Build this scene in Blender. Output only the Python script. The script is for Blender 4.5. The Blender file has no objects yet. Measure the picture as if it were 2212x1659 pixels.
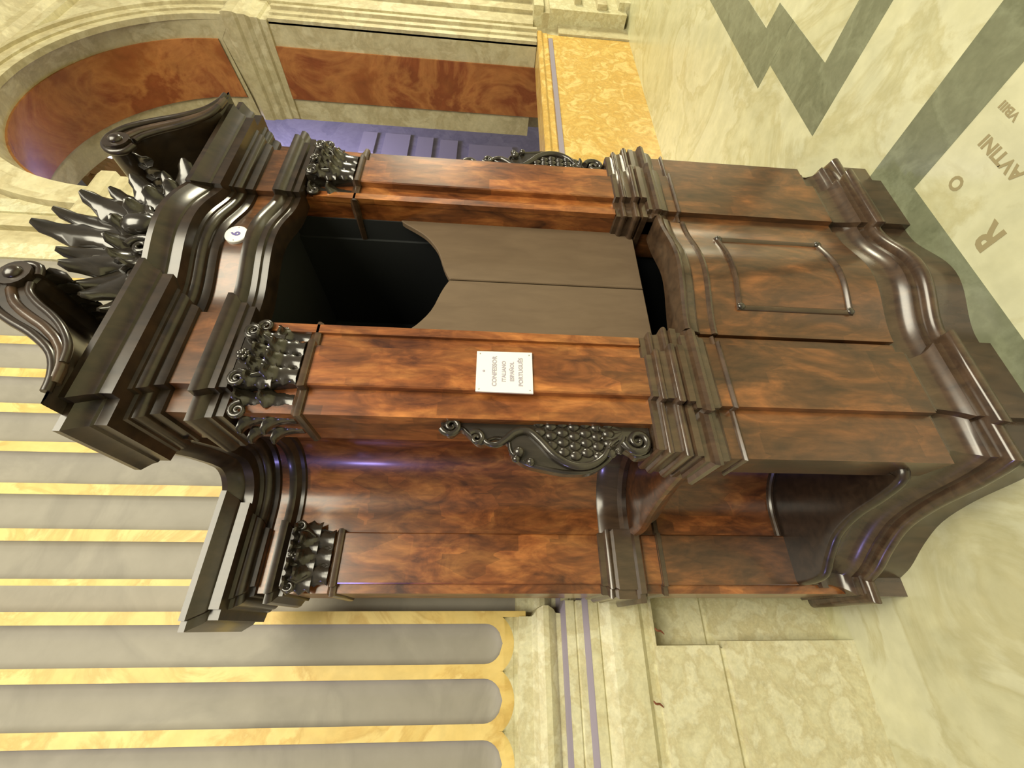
import bpy, math, random
from mathutils import Vector, Matrix
random.seed(7)
PI = math.pi
S = bpy.context.scene
COL = S.collection

# ------------------------------------------------------------------ camera
EYE = Vector((0.0, 0.0, 1.7))
c_right = Vector((0.86893155, -0.49377258, 0.03386158))
c_down = Vector((-0.00428731, -0.07592343, -0.99710443))
c_fwd = Vector((0.49491372, 0.86627032, -0.06808922))
cam_data = bpy.data.cameras.new('camera')
cam_data.sensor_fit = 'HORIZONTAL'
cam_data.sensor_width = 36.0
cam_data.lens = 930.0 / 2212.0 * 36.0
cam_data.clip_start = 0.02
cam = bpy.data.objects.new('camera', cam_data)
COL.objects.link(cam)
# the photograph was taken sideways: image right is down, image up is right
m = Matrix((c_down, c_right, -c_fwd)).transposed().to_4x4()
m.translation = EYE
cam.matrix_world = m
S.camera = cam

# ------------------------------------------------------------------ world and light
world = bpy.data.worlds.new('world')
S.world = world
world.use_nodes = True
bg = world.node_tree.nodes['Background']
bg.inputs[0].default_value = (1.0, 0.95, 0.82, 1)
bg.inputs[1].default_value = 0.20
S.view_settings.view_transform = 'Standard'
S.view_settings.look = 'None'
S.view_settings.gamma = 1.0
S.view_settings.use_curve_mapping = False
S.view_settings.exposure = 0.12


def area(name, loc, target, size, power, color, size_y=None):
    d = bpy.data.lights.new(name, 'AREA')
    d.energy = power
    d.color = color
    d.shape = 'RECTANGLE'
    d.size = size
    d.size_y = size_y or size
    o = bpy.data.objects.new(name, d)
    COL.objects.link(o)
    o.location = loc
    o.rotation_euler = (Vector(target) - Vector(loc)).to_track_quat('-Z', 'Y').to_euler()
    return o


# warm light of the nave, high behind the photographer; violet light high on the left and in the aisle
area('nave_light', (0.6, -4.5, 6.5), (1.2, 1.2, 1.0), 5.0, 900, (1.0, 0.93, 0.72))
area('parapet_fill_light', (10.5, -2.2, 3.2), (5.0, 2.4, 1.0), 1.6, 420, (1.0, 0.93, 0.66))  # added fill light, brightens the parapet and the right side
area('violet_light', (-5.2, 1.25, 3.6), (0.5, 1.9, 1.7), 0.3, 42, (0.42, 0.36, 1.0), 0.5)
area('aisle_violet_light', (7.0, 4.3, 7.0), (8.6, 6.0, 4.5), 1.2, 260, (0.55, 0.52, 1.0))

# ------------------------------------------------------------------ materials


def new_mat(name, rough=0.5, coat=0.0, spec=0.5, coat_rough=0.1):
    mt = bpy.data.materials.new(name)
    mt.use_nodes = True
    nt = mt.node_tree
    b = nt.nodes['Principled BSDF']
    b.inputs['Roughness'].default_value = rough
    b.inputs['Specular IOR Level'].default_value = spec
    b.inputs['Coat Weight'].default_value = coat
    b.inputs['Coat Roughness'].default_value = coat_rough
    return mt, nt, b


def plain(name, col, rough=0.5, coat=0.0, spec=0.5, metal=0.0):
    mt, nt, b = new_mat(name, rough, coat, spec)
    b.inputs['Base Color'].default_value = (*col, 1)
    b.inputs['Metallic'].default_value = metal
    tc, mp = coords(nt)
    n = noise(nt, mp, 30, 3)
    bump(nt, b, n.outputs['Fac'], 0.03)
    return mt


def coords(nt, scale=(1, 1, 1), rot=(0, 0, 0)):
    tc = nt.nodes.new('ShaderNodeTexCoord')
    mp = nt.nodes.new('ShaderNodeMapping')
    mp.inputs['Scale'].default_value = scale
    mp.inputs['Rotation'].default_value = rot
    nt.links.new(tc.outputs['Object'], mp.inputs['Vector'])
    return tc, mp


def noise(nt, mp, scale, detail=4, dist=0.0, rough=0.55):
    n = nt.nodes.new('ShaderNodeTexNoise')
    n.inputs['Scale'].default_value = scale
    n.inputs['Detail'].default_value = detail
    n.inputs['Distortion'].default_value = dist
    n.inputs['Roughness'].default_value = rough
    nt.links.new(mp.outputs['Vector'], n.inputs['Vector'])
    return n


def ramp(nt, fac, stops):
    r = nt.nodes.new('ShaderNodeValToRGB')
    e = r.color_ramp.elements
    while len(e) < len(stops):
        e.new(0.5)
    for i, (p, c) in enumerate(stops):
        e[i].position = p
        e[i].color = (*c, 1)
    nt.links.new(fac, r.inputs['Fac'])
    return r


def mixc(nt, fac, a, b, mode='MIX'):
    x = nt.nodes.new('ShaderNodeMix')
    x.data_type = 'RGBA'
    x.blend_type = mode
    if isinstance(fac, float):
        x.inputs[0].default_value = fac
    else:
        nt.links.new(fac, x.inputs[0])
    for k, v in ((6, a), (7, b)):
        if isinstance(v, tuple):
            x.inputs[k].default_value = (*v, 1)
        else:
            nt.links.new(v, x.inputs[k])
    return x.outputs[2]


def bump(nt, b, h, strength=0.1, dist=0.01):
    n = nt.nodes.new('ShaderNodeBump')
    n.inputs['Strength'].default_value = strength
    n.inputs['Distance'].default_value = dist
    nt.links.new(h, n.inputs['Height'])
    nt.links.new(n.outputs['Normal'], b.inputs['Normal'])


def mat_burl(name, lo, mid, hi, scale=1.0):
    mt, nt, b = new_mat(name, 0.32, 0.5, 0.5, 0.14)
    tc, mp = coords(nt, (11 * scale, 11 * scale, 4.6 * scale))
    n1 = noise(nt, mp, 1.0, 7, 0.9, 0.62)
    v = nt.nodes.new('ShaderNodeTexVoronoi')
    v.distance = 'CHEBYCHEV'
    v.inputs['Scale'].default_value = 1.1
    nt.links.new(mp.outputs['Vector'], v.inputs['Vector'])
    bw = nt.nodes.new('ShaderNodeSeparateColor')
    nt.links.new(v.outputs['Color'], bw.inputs[0])
    r1 = ramp(nt, n1.outputs['Fac'], [(0.30, lo), (0.50, mid), (0.72, hi)])
    r2 = ramp(nt, bw.outputs[0], [(0.0, (0.55, 0.55, 0.55)), (1.0, (1.25, 1.2, 1.15))])
    tc2, mp2 = coords(nt, (60, 60, 14))
    n2 = noise(nt, mp2, 1.0, 5, 0.3)
    r3 = ramp(nt, n2.outputs['Fac'], [(0.35, (0.72, 0.70, 0.68)), (0.65, (1.12, 1.1, 1.05))])
    c = mixc(nt, 0.75, r1.outputs[0], r2.outputs[0], 'MULTIPLY')
    c = mixc(nt, 1.0, c, r3.outputs[0], 'MULTIPLY')
    nt.links.new(c, b.inputs['Base Color'])
    bump(nt, b, n2.outputs['Fac'], 0.03, 0.004)
    return mt


def mat_wood(name, lo, hi, rough=0.3, coat=0.5):
    mt, nt, b = new_mat(name, rough, coat, 0.5, 0.16)
    tc, mp = coords(nt, (26, 26, 7))
    n = noise(nt, mp, 1.0, 6, 0.5)
    r = ramp(nt, n.outputs['Fac'], [(0.3, lo), (0.7, hi)])
    nt.links.new(r.outputs[0], b.inputs['Base Color'])
    bump(nt, b, n.outputs['Fac'], 0.05, 0.004)
    return mt


def mat_marble(name, base, vein, light, scale=2.0, rough=0.35, vscale=1.0, lo=0.46, hi=0.56, dist=1.2):
    mt, nt, b = new_mat(name, rough, 0.0, 0.5)
    tc, mp = coords(nt, (1, 1, 1))
    n1 = noise(nt, mp, scale, 8, dist, 0.6)
    n2 = noise(nt, mp, scale * 3.7, 6, 0.8)
    n3 = noise(nt, mp, scale * 11, 4, 0.2)
    r1 = ramp(nt, n1.outputs['Fac'], [(0.30, base), (lo, light), (0.5 * (lo + hi), vein), (hi, base), (0.75, light)])
    r2 = ramp(nt, n2.outputs['Fac'], [(0.3, (0.86, 0.86, 0.84)), (0.68, (1.08, 1.07, 1.05))])
    r3 = ramp(nt, n3.outputs['Fac'], [(0.3, (0.93, 0.93, 0.92)), (0.7, (1.04, 1.04, 1.04))])
    c = mixc(nt, vscale, r1.outputs[0], r2.outputs[0], 'MULTIPLY')
    c = mixc(nt, 1.0, c, r3.outputs[0], 'MULTIPLY')
    nt.links.new(c, b.inputs['Base Color'])
    bump(nt, b, n3.outputs['Fac'], 0.04, 0.004)
    return mt


M = {}
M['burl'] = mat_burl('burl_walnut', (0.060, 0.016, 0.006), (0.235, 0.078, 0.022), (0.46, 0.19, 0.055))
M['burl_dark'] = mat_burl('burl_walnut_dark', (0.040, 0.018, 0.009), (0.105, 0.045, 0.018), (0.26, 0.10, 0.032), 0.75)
M['dark'] = mat_wood('dark_walnut', (0.014, 0.009, 0.006), (0.040, 0.025, 0.015), 0.3, 0.35)
M['mould'] = mat_wood('moulding_walnut', (0.035, 0.021, 0.013), (0.085, 0.050, 0.028), 0.26, 0.6)
M['carved'] = mat_wood('carved_walnut', (0.016, 0.013, 0.010), (0.042, 0.034, 0.026), 0.22, 0.6)
M['leafdoor'] = mat_wood('matt_brown_wood', (0.105, 0.068, 0.038), (0.128, 0.085, 0.049), 0.75, 0.0)
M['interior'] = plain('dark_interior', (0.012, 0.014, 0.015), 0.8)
M['floor'] = mat_marble('floor_marble', (0.585, 0.575, 0.365), (0.52, 0.495, 0.29), (0.63, 0.625, 0.42), 1.3, 0.22, 0.7)
M['inlay'] = mat_marble('green_marble', (0.195, 0.21, 0.135), (0.225, 0.245, 0.16), (0.175, 0.19, 0.12), 4.0, 0.22, 0.8, 0.44, 0.58, 0.4)
M['letter'] = plain('engraved_letter', (0.32, 0.27, 0.14), 0.6)
M['trav'] = mat_marble('travertine', (0.60, 0.565, 0.36), (0.54, 0.49, 0.295), (0.66, 0.635, 0.44), 9.0, 0.5, 0.8, 0.42, 0.58, 0.3)
M['wall'] = mat_marble('wall_stone', (0.54, 0.485, 0.30), (0.46, 0.40, 0.235), (0.60, 0.55, 0.36), 3.0, 0.5, 0.8, 0.42, 0.58, 0.5)
M['flute'] = mat_marble('grey_flute', (0.275, 0.253, 0.215), (0.255, 0.235, 0.20), (0.295, 0.272, 0.23), 0.8, 0.6, 0.3)
M['fillet'] = mat_marble('golden_fillet', (0.66, 0.48, 0.15), (0.58, 0.39, 0.11), (0.72, 0.55, 0.20), 2.0, 0.5, 0.6)  # fillets golden, flute channels greyer
M['red'] = mat_marble('red_marble', (0.31, 0.105, 0.030), (0.44, 0.18, 0.055), (0.25, 0.070, 0.022), 1.3, 0.25, 1.0, 0.42, 0.60, 0.9)
M['alabaster'] = mat_marble('yellow_alabaster', (0.70, 0.48, 0.14), (0.60, 0.37, 0.085), (0.80, 0.60, 0.23), 5.5, 0.3, 1.0, 0.38, 0.62, 1.2)
M['lilac'] = plain('violet_light_tint', (0.30, 0.265, 0.335), 0.4)  # lilac colour stands in for violet light on ledges
M['aisle'] = mat_marble('aisle_plaster', (0.34, 0.32, 0.34), (0.30, 0.29, 0.31), (0.38, 0.36, 0.37), 1.0, 0.7, 0.5)
M['aisle_panel'] = plain('aisle_panel_stone', (0.46, 0.43, 0.42), 0.7)
M['white'] = plain('white_enamel', (0.80, 0.80, 0.77), 0.3)
M['mauve_ink'] = plain('mauve_ink', (0.36, 0.33, 0.40), 0.6)
M['violet_ink'] = plain('violet_ink', (0.13, 0.11, 0.30), 0.5)
M['steel'] = plain('steel_screw', (0.45, 0.44, 0.42), 0.35, 0.0, 0.5, 0.9)
M['gilt'] = plain('gilded_wood', (0.55, 0.33, 0.10), 0.4, 0.0, 0.5, 0.3)
M['rust'] = plain('rusty_iron', (0.20, 0.06, 0.025), 0.7)
mt, nt, b = new_mat('tube_glow', 0.5)
b.inputs['Base Color'].default_value = (0.9, 0.9, 1, 1)
b.inputs['Emission Color'].default_value = (0.85, 0.82, 1.0, 1)
b.inputs['Emission Strength'].default_value = 2.2
M['tube'] = mt

# ------------------------------------------------------------------ mesh helpers


class MB:
    def __init__(self):
        self.v = []
        self.f = []
        self.mi = []

    def add(self, vs, fs, mi=0):
        o = len(self.v)
        self.v += [tuple(p) for p in vs]
        self.f += [tuple(i + o for i in q) for q in fs]
        self.mi += [mi] * len(fs)
        return self

    def box(self, x0, x1, y0, y1, z0, z1, mi=0, bev=0.0):
        if bev > 0:
            pr = [(x0 + bev, y0), (x1 - bev, y0), (x1, y0 + bev), (x1, y1), (x0, y1), (x0, y0 + bev)]
            return self.prism_z(pr, z0, z1, mi)
        vs = [(x, y, z) for z in (z0, z1) for y in (y0, y1) for x in (x0, x1)]
        return self.add(vs, [(0, 2, 3, 1), (4, 5, 7, 6), (0, 1, 5, 4), (1, 3, 7, 5), (3, 2, 6, 7), (2, 0, 4, 6)], mi)

    def prism_z(self, poly, z0, z1, mi=0):
        n = len(poly)
        vs = [(x, y, z0) for x, y in poly] + [(x, y, z1) for x, y in poly]
        fs = [tuple(range(n))[::-1], tuple(range(n, 2 * n))]
        fs += [(i, (i + 1) % n, n + (i + 1) % n, n + i) for i in range(n)]
        return self.add(vs, fs, mi)

    def prism_y(self, poly, y0, y1, mi=0, inset=0.0):
        """poly in (x,z), counter-clockwise seen from -y; front at y0 (bevelled by inset)"""
        n = len(poly)
        fr = poly
        if inset:
            fr = offset_poly(poly, -inset)
        vs = [(x, y0, z) for x, z in fr]
        rings = 1
        if inset:
            vs += [(x, y0 + inset, z) for x, z in poly]
            rings = 2
        vs += [(x, y1, z) for x, z in poly]
        fs = [tuple(range(n)), tuple(range(rings * n, rings * n + n))[::-1]]
        for r in range(rings):
            a, b_ = r * n, (r + 1) * n
            fs += [(a + (i + 1) % n, a + i, b_ + i, b_ + (i + 1) % n) for i in range(n)]
        return self.add(vs, fs, mi)

    def sweep(self, path, prof, back=None, closed=False, mi=0):
        """path: plan points, outward is to the left of travel; prof: (outward, z) from bottom to top"""
        prof = list(prof)
        if back is not None:
            prof = prof + [(back, prof[-1][1]), (back, prof[0][1])]
        P = [Vector(p) for p in path]
        n = len(P)
        k = len(prof)
        vs = []
        for i in range(n):
            d0 = (P[i] - P[i - 1]).normalized() if i > 0 or closed else None
            d1 = (P[(i + 1) % n] - P[i]).normalized() if i < n - 1 or closed else None
            if d0 is None:
                d0 = d1
            if d1 is None:
                d1 = d0
            n0 = Vector((-d0.y, d0.x))
            n1 = Vector((-d1.y, d1.x))
            nn = n0 + n1
            den = 1 + n0.dot(n1)
            nn = nn / max(den, 0.25)
            for o_, z in prof:
                q = P[i] + nn * o_
                vs.append((q.x, q.y, z))
        fs = []
        segs = n if closed else n - 1
        for i in range(segs):
            a, b_ = i * k, ((i + 1) % n) * k
            for j in range(k if back is not None else k - 1):
                j2 = (j + 1) % k
                fs.append((a + j, b_ + j, b_ + j2, a + j2))
        if back is not None and not closed:
            fs.append(tuple(range(k)))
            fs.append(tuple(range((n - 1) * k, n * k))[::-1])
        return self.add(vs, fs, mi)

    def tube(self, pts, rad, seg=8, mi=0, flat=1.0):
        pts = [Vector(p) for p in pts]
        n = len(pts)
        if not hasattr(rad, '__len__'):
            rad = [rad] * n
        vs = []
        up = None
        for i in range(n):
            d = (pts[min(i + 1, n - 1)] - pts[max(i - 1, 0)]).normalized()
            if up is None:
                up = Vector((0, 0, 1)) if abs(d.z) < 0.9 else Vector((0, 1, 0))
            s = d.cross(up).normalized()
            up = s.cross(d).normalized()
            for j in range(seg):
                a = 2 * PI * j / seg
                vs.append(pts[i] + (s * math.cos(a) + up * math.sin(a) * flat) * rad[i])
        fs = []
        for i in range(n - 1):
            for j in range(seg):
                j2 = (j + 1) % seg
                fs.append((i * seg + j, i * seg + j2, (i + 1) * seg + j2, (i + 1) * seg + j))
        fs.append(tuple(range(seg))[::-1])
        fs.append(tuple(range((n - 1) * seg, n * seg)))
        return self.add(vs, fs, mi)

    def ball(self, c, r, seg=10, rings=6, sc=(1, 1, 1), mi=0):
        vs = []
        for i in range(rings + 1):
            t = PI * i / rings
            for j in range(seg):
                a = 2 * PI * j / seg
                vs.append((c[0] + sc[0] * r * math.sin(t) * math.cos(a), c[1] + sc[1] * r * math.sin(t) * math.sin(a), c[2] + sc[2] * r * math.cos(t)))
        fs = [(i * seg + j, (i + 1) * seg + j, (i + 1) * seg + (j + 1) % seg, i * seg + (j + 1) % seg) for i in range(rings) for j in range(seg)]
        return self.add(vs, fs, mi)

    def merge(self, other, mat=None):
        vs = other.v if mat is None else [tuple(mat @ Vector(p)) for p in other.v]
        o = len(self.v)
        self.v += vs
        self.f += [tuple(i + o for i in q) for q in other.f]
        self.mi += other.mi
        return self

    def build(self, name, mat, parent=None, origin=(0, 0, 0), mirror=None, smooth=40, loc=None):
        ox, oy, oz = origin
        vs = self.v
        fs = self.f
        if mirror is not None:
            vs = [(2 * mirror - x, y, z) for x, y, z in vs]
            fs = [q[::-1] for q in fs]
        me = bpy.data.meshes.new(name)
        me.from_pydata([(x - ox, y - oy, z - oz) for x, y, z in vs], [], fs)
        for mm in (mat if isinstance(mat, (list, tuple)) else [mat]):
            me.materials.append(M[mm])
        if any(self.mi):
            me.polygons.foreach_set('material_index', self.mi)
        import bmesh
        bmx = bmesh.new()
        bmx.from_mesh(me)
        bmesh.ops.remove_doubles(bmx, verts=bmx.verts, dist=1e-6)
        bmesh.ops.recalc_face_normals(bmx, faces=bmx.faces)
        bmx.to_mesh(me)
        bmx.free()
        if smooth:
            me.polygons.foreach_set('use_smooth', [True] * len(me.polygons))
            me.set_sharp_from_angle(angle=math.radians(smooth))
        me.update()
        o = bpy.data.objects.new(name, me)
        COL.objects.link(o)
        if parent is not None:
            o.parent = parent
        else:
            o.location = loc if loc is not None else origin
        return o


def offset_poly(poly, d):
    n = len(poly)
    out = []
    for i in range(n):
        a, b_, c = Vector(poly[i - 1]), Vector(poly[i]), Vector(poly[(i + 1) % n])
        d0, d1 = (b_ - a).normalized(), (c - b_).normalized()
        n0, n1 = Vector((d0.y, -d0.x)), Vector((d1.y, -d1.x))
        nn = (n0 + n1) / max(1 + n0.dot(n1), 0.35)
        q = b_ + nn * d
        out.append((q.x, q.y))
    return out


def smoothline(pts, k=6):
    """Catmull-Rom through the points"""
    pts = [Vector(p) for p in pts]
    out = []
    for i in range(len(pts) - 1):
        p0, p1, p2, p3 = pts[max(i - 1, 0)], pts[i], pts[i + 1], pts[min(i + 2, len(pts) - 1)]
        for j in range(k):
            t = j / k
            out.append(0.5 * ((2 * p1) + (p2 - p0) * t + (2 * p0 - 5 * p1 + 4 * p2 - p3) * t * t + (3 * p1 - p0 - 3 * p2 + p3) * t ** 3))
    out.append(pts[-1])
    return [tuple(p) for p in out]


def arc_prof(c, r, a0, a1, n=6):
    return [(c[0] + r * math.cos(math.radians(a0 + (a1 - a0) * i / n)), c[1] + r * math.sin(math.radians(a0 + (a1 - a0) * i / n))) for i in range(n + 1)]


def leaf_mb(L, W, curl, lobes=4, thick=0.006, ridge=0.35, n=12, base=0.35, lobe_amp=0.2):
    """acanthus-like leaf rising along +z, curling towards -y"""
    g = MB()
    cen = []
    y = z = 0.0
    for i in range(n + 1):
        s = i / n
        cen.append((y, z))
        th = curl * s ** 2.2
        y -= math.sin(th) * L / n
        z += math.cos(th) * L / n
    T = (-1, -0.55, 0, 0.55, 1)
    rows = []
    for side in (0, 1):
        for i in range(n + 1):
            s = i / n
            w = W * (base + (1 - base) * math.sin(PI * (0.15 + 0.65 * s))) * max(0.03, (1 - s ** 7)) ** 0.5
            th = curl * s ** 2.2
            for t in T:
                lob = 1 + lobe_amp * math.cos(2 * PI * lobes * s) * (abs(t) if abs(t) > 0.9 else 0.0)
                dep = ridge * w * (abs(t) ** 1.5) - 0.15 * w * (abs(t) == 0.55)
                off = dep + side * thick
                rows.append((t * w * lob, cen[i][0] + off * math.cos(th), cen[i][1] + off * math.sin(th)))
    k = len(T)
    fs = []
    nn = (n + 1) * k
    for i in range(n):
        for j in range(k - 1):
            a = i * k + j
            fs.append((a, a + 1, a + k + 1, a + k))
            fs.append((nn + a, nn + a + k, nn + a + k + 1, nn + a + 1))
        for j in (0, k - 1):
            a = i * k + j
            fs.append((a, a + k, nn + a + k, nn + a))
    for i in (0, n):
        for j in range(k - 1):
            a = i * k + j
            fs.append((a, a + 1, nn + a + 1, nn + a))
    return g.add(rows, fs)


def spiral_pts(cx, cz, y, r0, r1, a0, turns, n=28, hand=1):
    out = []
    for i in range(n + 1):
        t = i / n
        r = r0 + (r1 - r0) * t ** 0.8
        a = a0 + hand * 2 * PI * turns * t
        out.append((cx + r * math.cos(a), y, cz + r * math.sin(a)))
    return out


def tag(o, label, cat, group=None):
    o['label'] = label
    o['category'] = cat
    if group:
        o['group'] = group
    return o


def struct(o, label=None, cat=None):
    o['kind'] = 'structure'
    if label:
        o['label'] = label
    if cat:
        o['category'] = cat
    return o


def text_mb(body, size, extrude=0.0006):
    cu = bpy.data.curves.new('text', 'FONT')
    cu.body = body
    cu.size = size
    cu.extrude = extrude
    cu.align_x = 'CENTER'
    cu.align_y = 'CENTER'
    cu.resolution_u = 3
    cu.offset = size * 0.035
    o = bpy.data.objects.new('text', cu)
    COL.objects.link(o)
    bpy.context.view_layer.update()
    dg = bpy.context.evaluated_depsgraph_get()
    me = bpy.data.meshes.new_from_object(o.evaluated_get(dg))
    g = MB()
    g.add([v.co[:] for v in me.vertices], [tuple(p.vertices) for p in me.polygons])
    bpy.data.objects.remove(o)
    bpy.data.curves.remove(cu)
    bpy.data.meshes.remove(me)
    return g


# ------------------------------------------------------------------ floor
g = MB()
g.add([(-9, -9, 0), (16, -9, 0), (16, 9, 0), (-9, 9, 0)], [(0, 1, 2, 3)])
floor = struct(g.build('floor', 'floor', smooth=0), 'cream marble floor with grey green inlaid bands', 'floor')


def inlay(poly, name='inlay_band', h=0.0012, mat='inlay'):
    gg = MB()
    gg.prism_z(poly, -0.004, h)
    return gg.build(name, mat, floor, smooth=0)


# the L-shaped frame in front of the confessional, then the stepped band beyond it
inlay([(1.53, 0.986), (-3.0, 0.986), (-3.0, 1.16), (1.53, 1.16)])
inlay([(1.53, 0.986), (1.53, 1.16), (1.748, 1.16), (1.756, 1.085), (1.885, 0.0), (1.98, -0.8), (1.74, -0.8), (1.63, 0.12)][::-1])
inlay([(2.266, 1.208), (2.337, 0.662), (2.53, -0.8), (2.76, -0.8), (2.557, 0.736), (2.522, 0.98), (3.013, 0.982), (3.009, 1.207)])
inlay([(3.011, 0.982), (3.256, 0.984), (3.27, 1.116), (9.0, 1.116), (9.0, 1.342), (3.013, 1.339)])
for body, size, x, y, sx in (('R', 0.115, 1.152, 0.895, 1.0), ('O', 0.060, 1.408, 0.875, 1.2), ('AVTINI', 0.052, 1.362, 0.747, 1.32), ('VBIII', 0.032, 1.478, 0.659, 1.5)):
    tg = text_mb(body, size, 0.0004)
    gg = MB().merge(tg, Matrix.Translation((x, y, 0.0006)) @ Matrix.Scale(sx, 4, (1, 0, 0)))
    gg.build('inscription', 'letter', floor, smooth=0)

# ------------------------------------------------------------------ wall with fluted pilasters (behind and left)


def fluted(x_edges, y, z_end, z_top, r, e, depth, right_edge=True):
    """fluted face; x_edges are fillet centres from left to right"""
    gg = MB()
    zc = z_end + r + e
    zs = [z_end - 0.05]
    nb = 12
    zs += [zc - (r + e) * math.cos(PI / 2 * i / nb) for i in range(nb + 1)]
    zs += [zc + 0.8, 2.6, 4.0, z_top]
    na = 8
    for q in range(len(x_edges) - 1):
        xl, xr = x_edges[q], x_edges[q + 1]
        xc, hw = 0.5 * (xl + xr), 0.5 * (xr - xl)
        rr = hw * r / (r + e * 0.5)
        rows = []
        for z in zs:
            dz = max(0.0, zc - z)
            a = math.sqrt(max(0.0, r * r - dz * dz)) * rr / r
            bb = hw if dz == 0 else min(hw, math.sqrt(max(0.0, (r + e) ** 2 - dz * dz)))
            row = [(xl, y + (0.014 if dz > 0 and bb < hw - 1e-4 else 0), z), (xc - bb, y, z)]
            dd = depth * a / rr
            for i in range(na + 1):
                t = PI * i / na
                row.append((xc - a * math.cos(t), y + dd * math.sin(t) ** 0.7 if 0 < i < na else y, z))
            row += [(xc + bb, y, z), (xr, y + (0.014 if dz > 0 and bb < hw - 1e-4 else 0), z)]
            rows.append(row)
        k = len(rows[0])
        vs = [p for row in rows for p in row]
        for i in range(len(zs) - 1):
            for j in range(k - 1):
                f = [(i * k + j, i * k + j + 1, (i + 1) * k + j + 1, (i + 1) * k + j)]
                mi = 1 if 2 <= j < k - 3 else 0
                if (j == 0 or j == k - 2) and zs[i] < zc - 1e-6:
                    mi = 2
                if zs[i] < z_end - 1e-6:
                    mi = 2
                o = len(gg.v)
                quad = [vs[q_] for q_ in f[0]]
                gg.add(quad, [(0, 1, 2, 3)], mi)
    return gg


WT = 9.0
BASEP = [(0, 1.50), (0.022, 1.492), (0.022, 1.435), (0.03, 1.425), (0.052, 1.412), (0.066, 1.385), (0.066, 1.36), (0.052, 1.335), (0.036, 1.322), (0.034, 1.298),
         (0.086, 1.288), (0.086, 1.245), (0.080, 1.238), (0.086, 1.232), (0.086, 1.202), (0.124, 1.19), (0.124, 1.145), (0.118, 1.138), (0.126, 1.128),
         (0.152, 1.095), (0.160, 1.03), (0.155, 0.965), (0.138, 0.945), (0.132, 0.912), (0.16, 0.905), (0.16, 0.625), (0.148, 0.612), (0.148, 0.60), (0.176, 0.592), (0.176, 0.0)][::-1]
YL, YR = 2.30, 2.42
XB = 0.03
wall_path = [(2.40, 2.62), (2.40, YR), (XB, YR), (XB, YL), (-6.0, YL)]
g = MB()
g.sweep(wall_path, [p for p in BASEP if p[1] > 0.9], back=-0.05)
XB2 = -0.225
g.sweep([(2.40, 2.62), (2.40, YR), (XB2, YR), (XB2, YL), (-6.0, YL)], [p for p in BASEP if p[1] < 0.907], back=-0.05)
g.box(XB2 - 0.1, XB + 0.1, YL + 0.02, YR - 0.17 + 0.02, 0.91, 0.915)
wl = struct(g.build('wall_left', 'trav', smooth=25), 'travertine wall base with mouldings below fluted pilasters', 'wall')
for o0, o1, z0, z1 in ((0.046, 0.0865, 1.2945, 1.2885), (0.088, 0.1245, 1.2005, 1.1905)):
    MB().sweep(wall_path[1:], [(o1, z1 - 0.004), (o1, z1), (o0, z0 + 0.006)], back=o0 - 0.02).build('violet_light_strip', 'lilac', wl, smooth=0)  # violet light on the ledge tops, painted as thin coloured strips
fl = [0.05 - 0.2125 * i for i in range(20)][::-1]
g = fluted(fl, YL, 1.516, WT, 0.079, 0.054, 0.022)
g.box(0.05, 0.075, YL, YL + 0.15, 1.46, WT, 0)
g.build('fluted_shaft', ['fillet', 'flute', 'trav'], wl, smooth=50)
fr = [0.19 + 0.2315 * i for i in range(9)]
g = fluted(fr, YR, 1.52, WT, 0.086, 0.058, 0.024)
g.box(2.042, 2.10, YR, YR + 0.1, 1.46, WT, 0)
g.box(2.10, 2.26, YR + 0.02, YR + 0.1, 1.46, WT, 1)
g.box(0.06, 0.19, YR, YR + 0.1, 1.46, WT, 1)
g.box(2.26, 2.40, YR, YR + 0.25, 1.46, WT, 2)
g.build('fluted_shaft', ['fillet', 'flute', 'trav'], wl, smooth=50)
for x, z, s in ((-0.01, 0.885, 1), (-0.27, 0.935, 1)):
    gg = MB()
    pts = smoothline([(x - 0.012, YL - 0.158, z - 0.022), (x, YL - 0.166, z - 0.006), (x + 0.002, YL - 0.172, z + 0.012), (x + 0.012, YL - 0.174, z + 0.022)], 4)
    gg.tube(pts, [0.0045 * (0.35 + 0.65 * math.sin(PI * (i + 0.6) / (len(pts) + 0.4))) for i in range(len(pts))], 6)
    o = gg.build('iron_hook', 'rust', origin=(x, YL - 0.16, z))
    tag(o, 'small rusty iron hook in the wall groove ' + ('next to the confessional' if x > -0.1 else 'further from the confessional'), 'hook')

# ------------------------------------------------------------------ wall with the arch (right)
AX, AZ, AR = 4.65, 4.85, 1.58
YA, YB = 2.50, 3.62
n = 36
ARCS = [(2.50, 4.66, 4.80, 1.565), (2.715, 4.76, 4.98, 1.462), (3.345, 4.57, 4.90, 1.62), (3.62, 4.53, 4.88, 1.66)]


def arcpts(cx, cz, rad, a0=0.0, a1=PI):
    return [(cx + rad * math.cos(a0 + (a1 - a0) * i / n), cz + rad * math.sin(a0 + (a1 - a0) * i / n)) for i in range(n + 1)]


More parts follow.
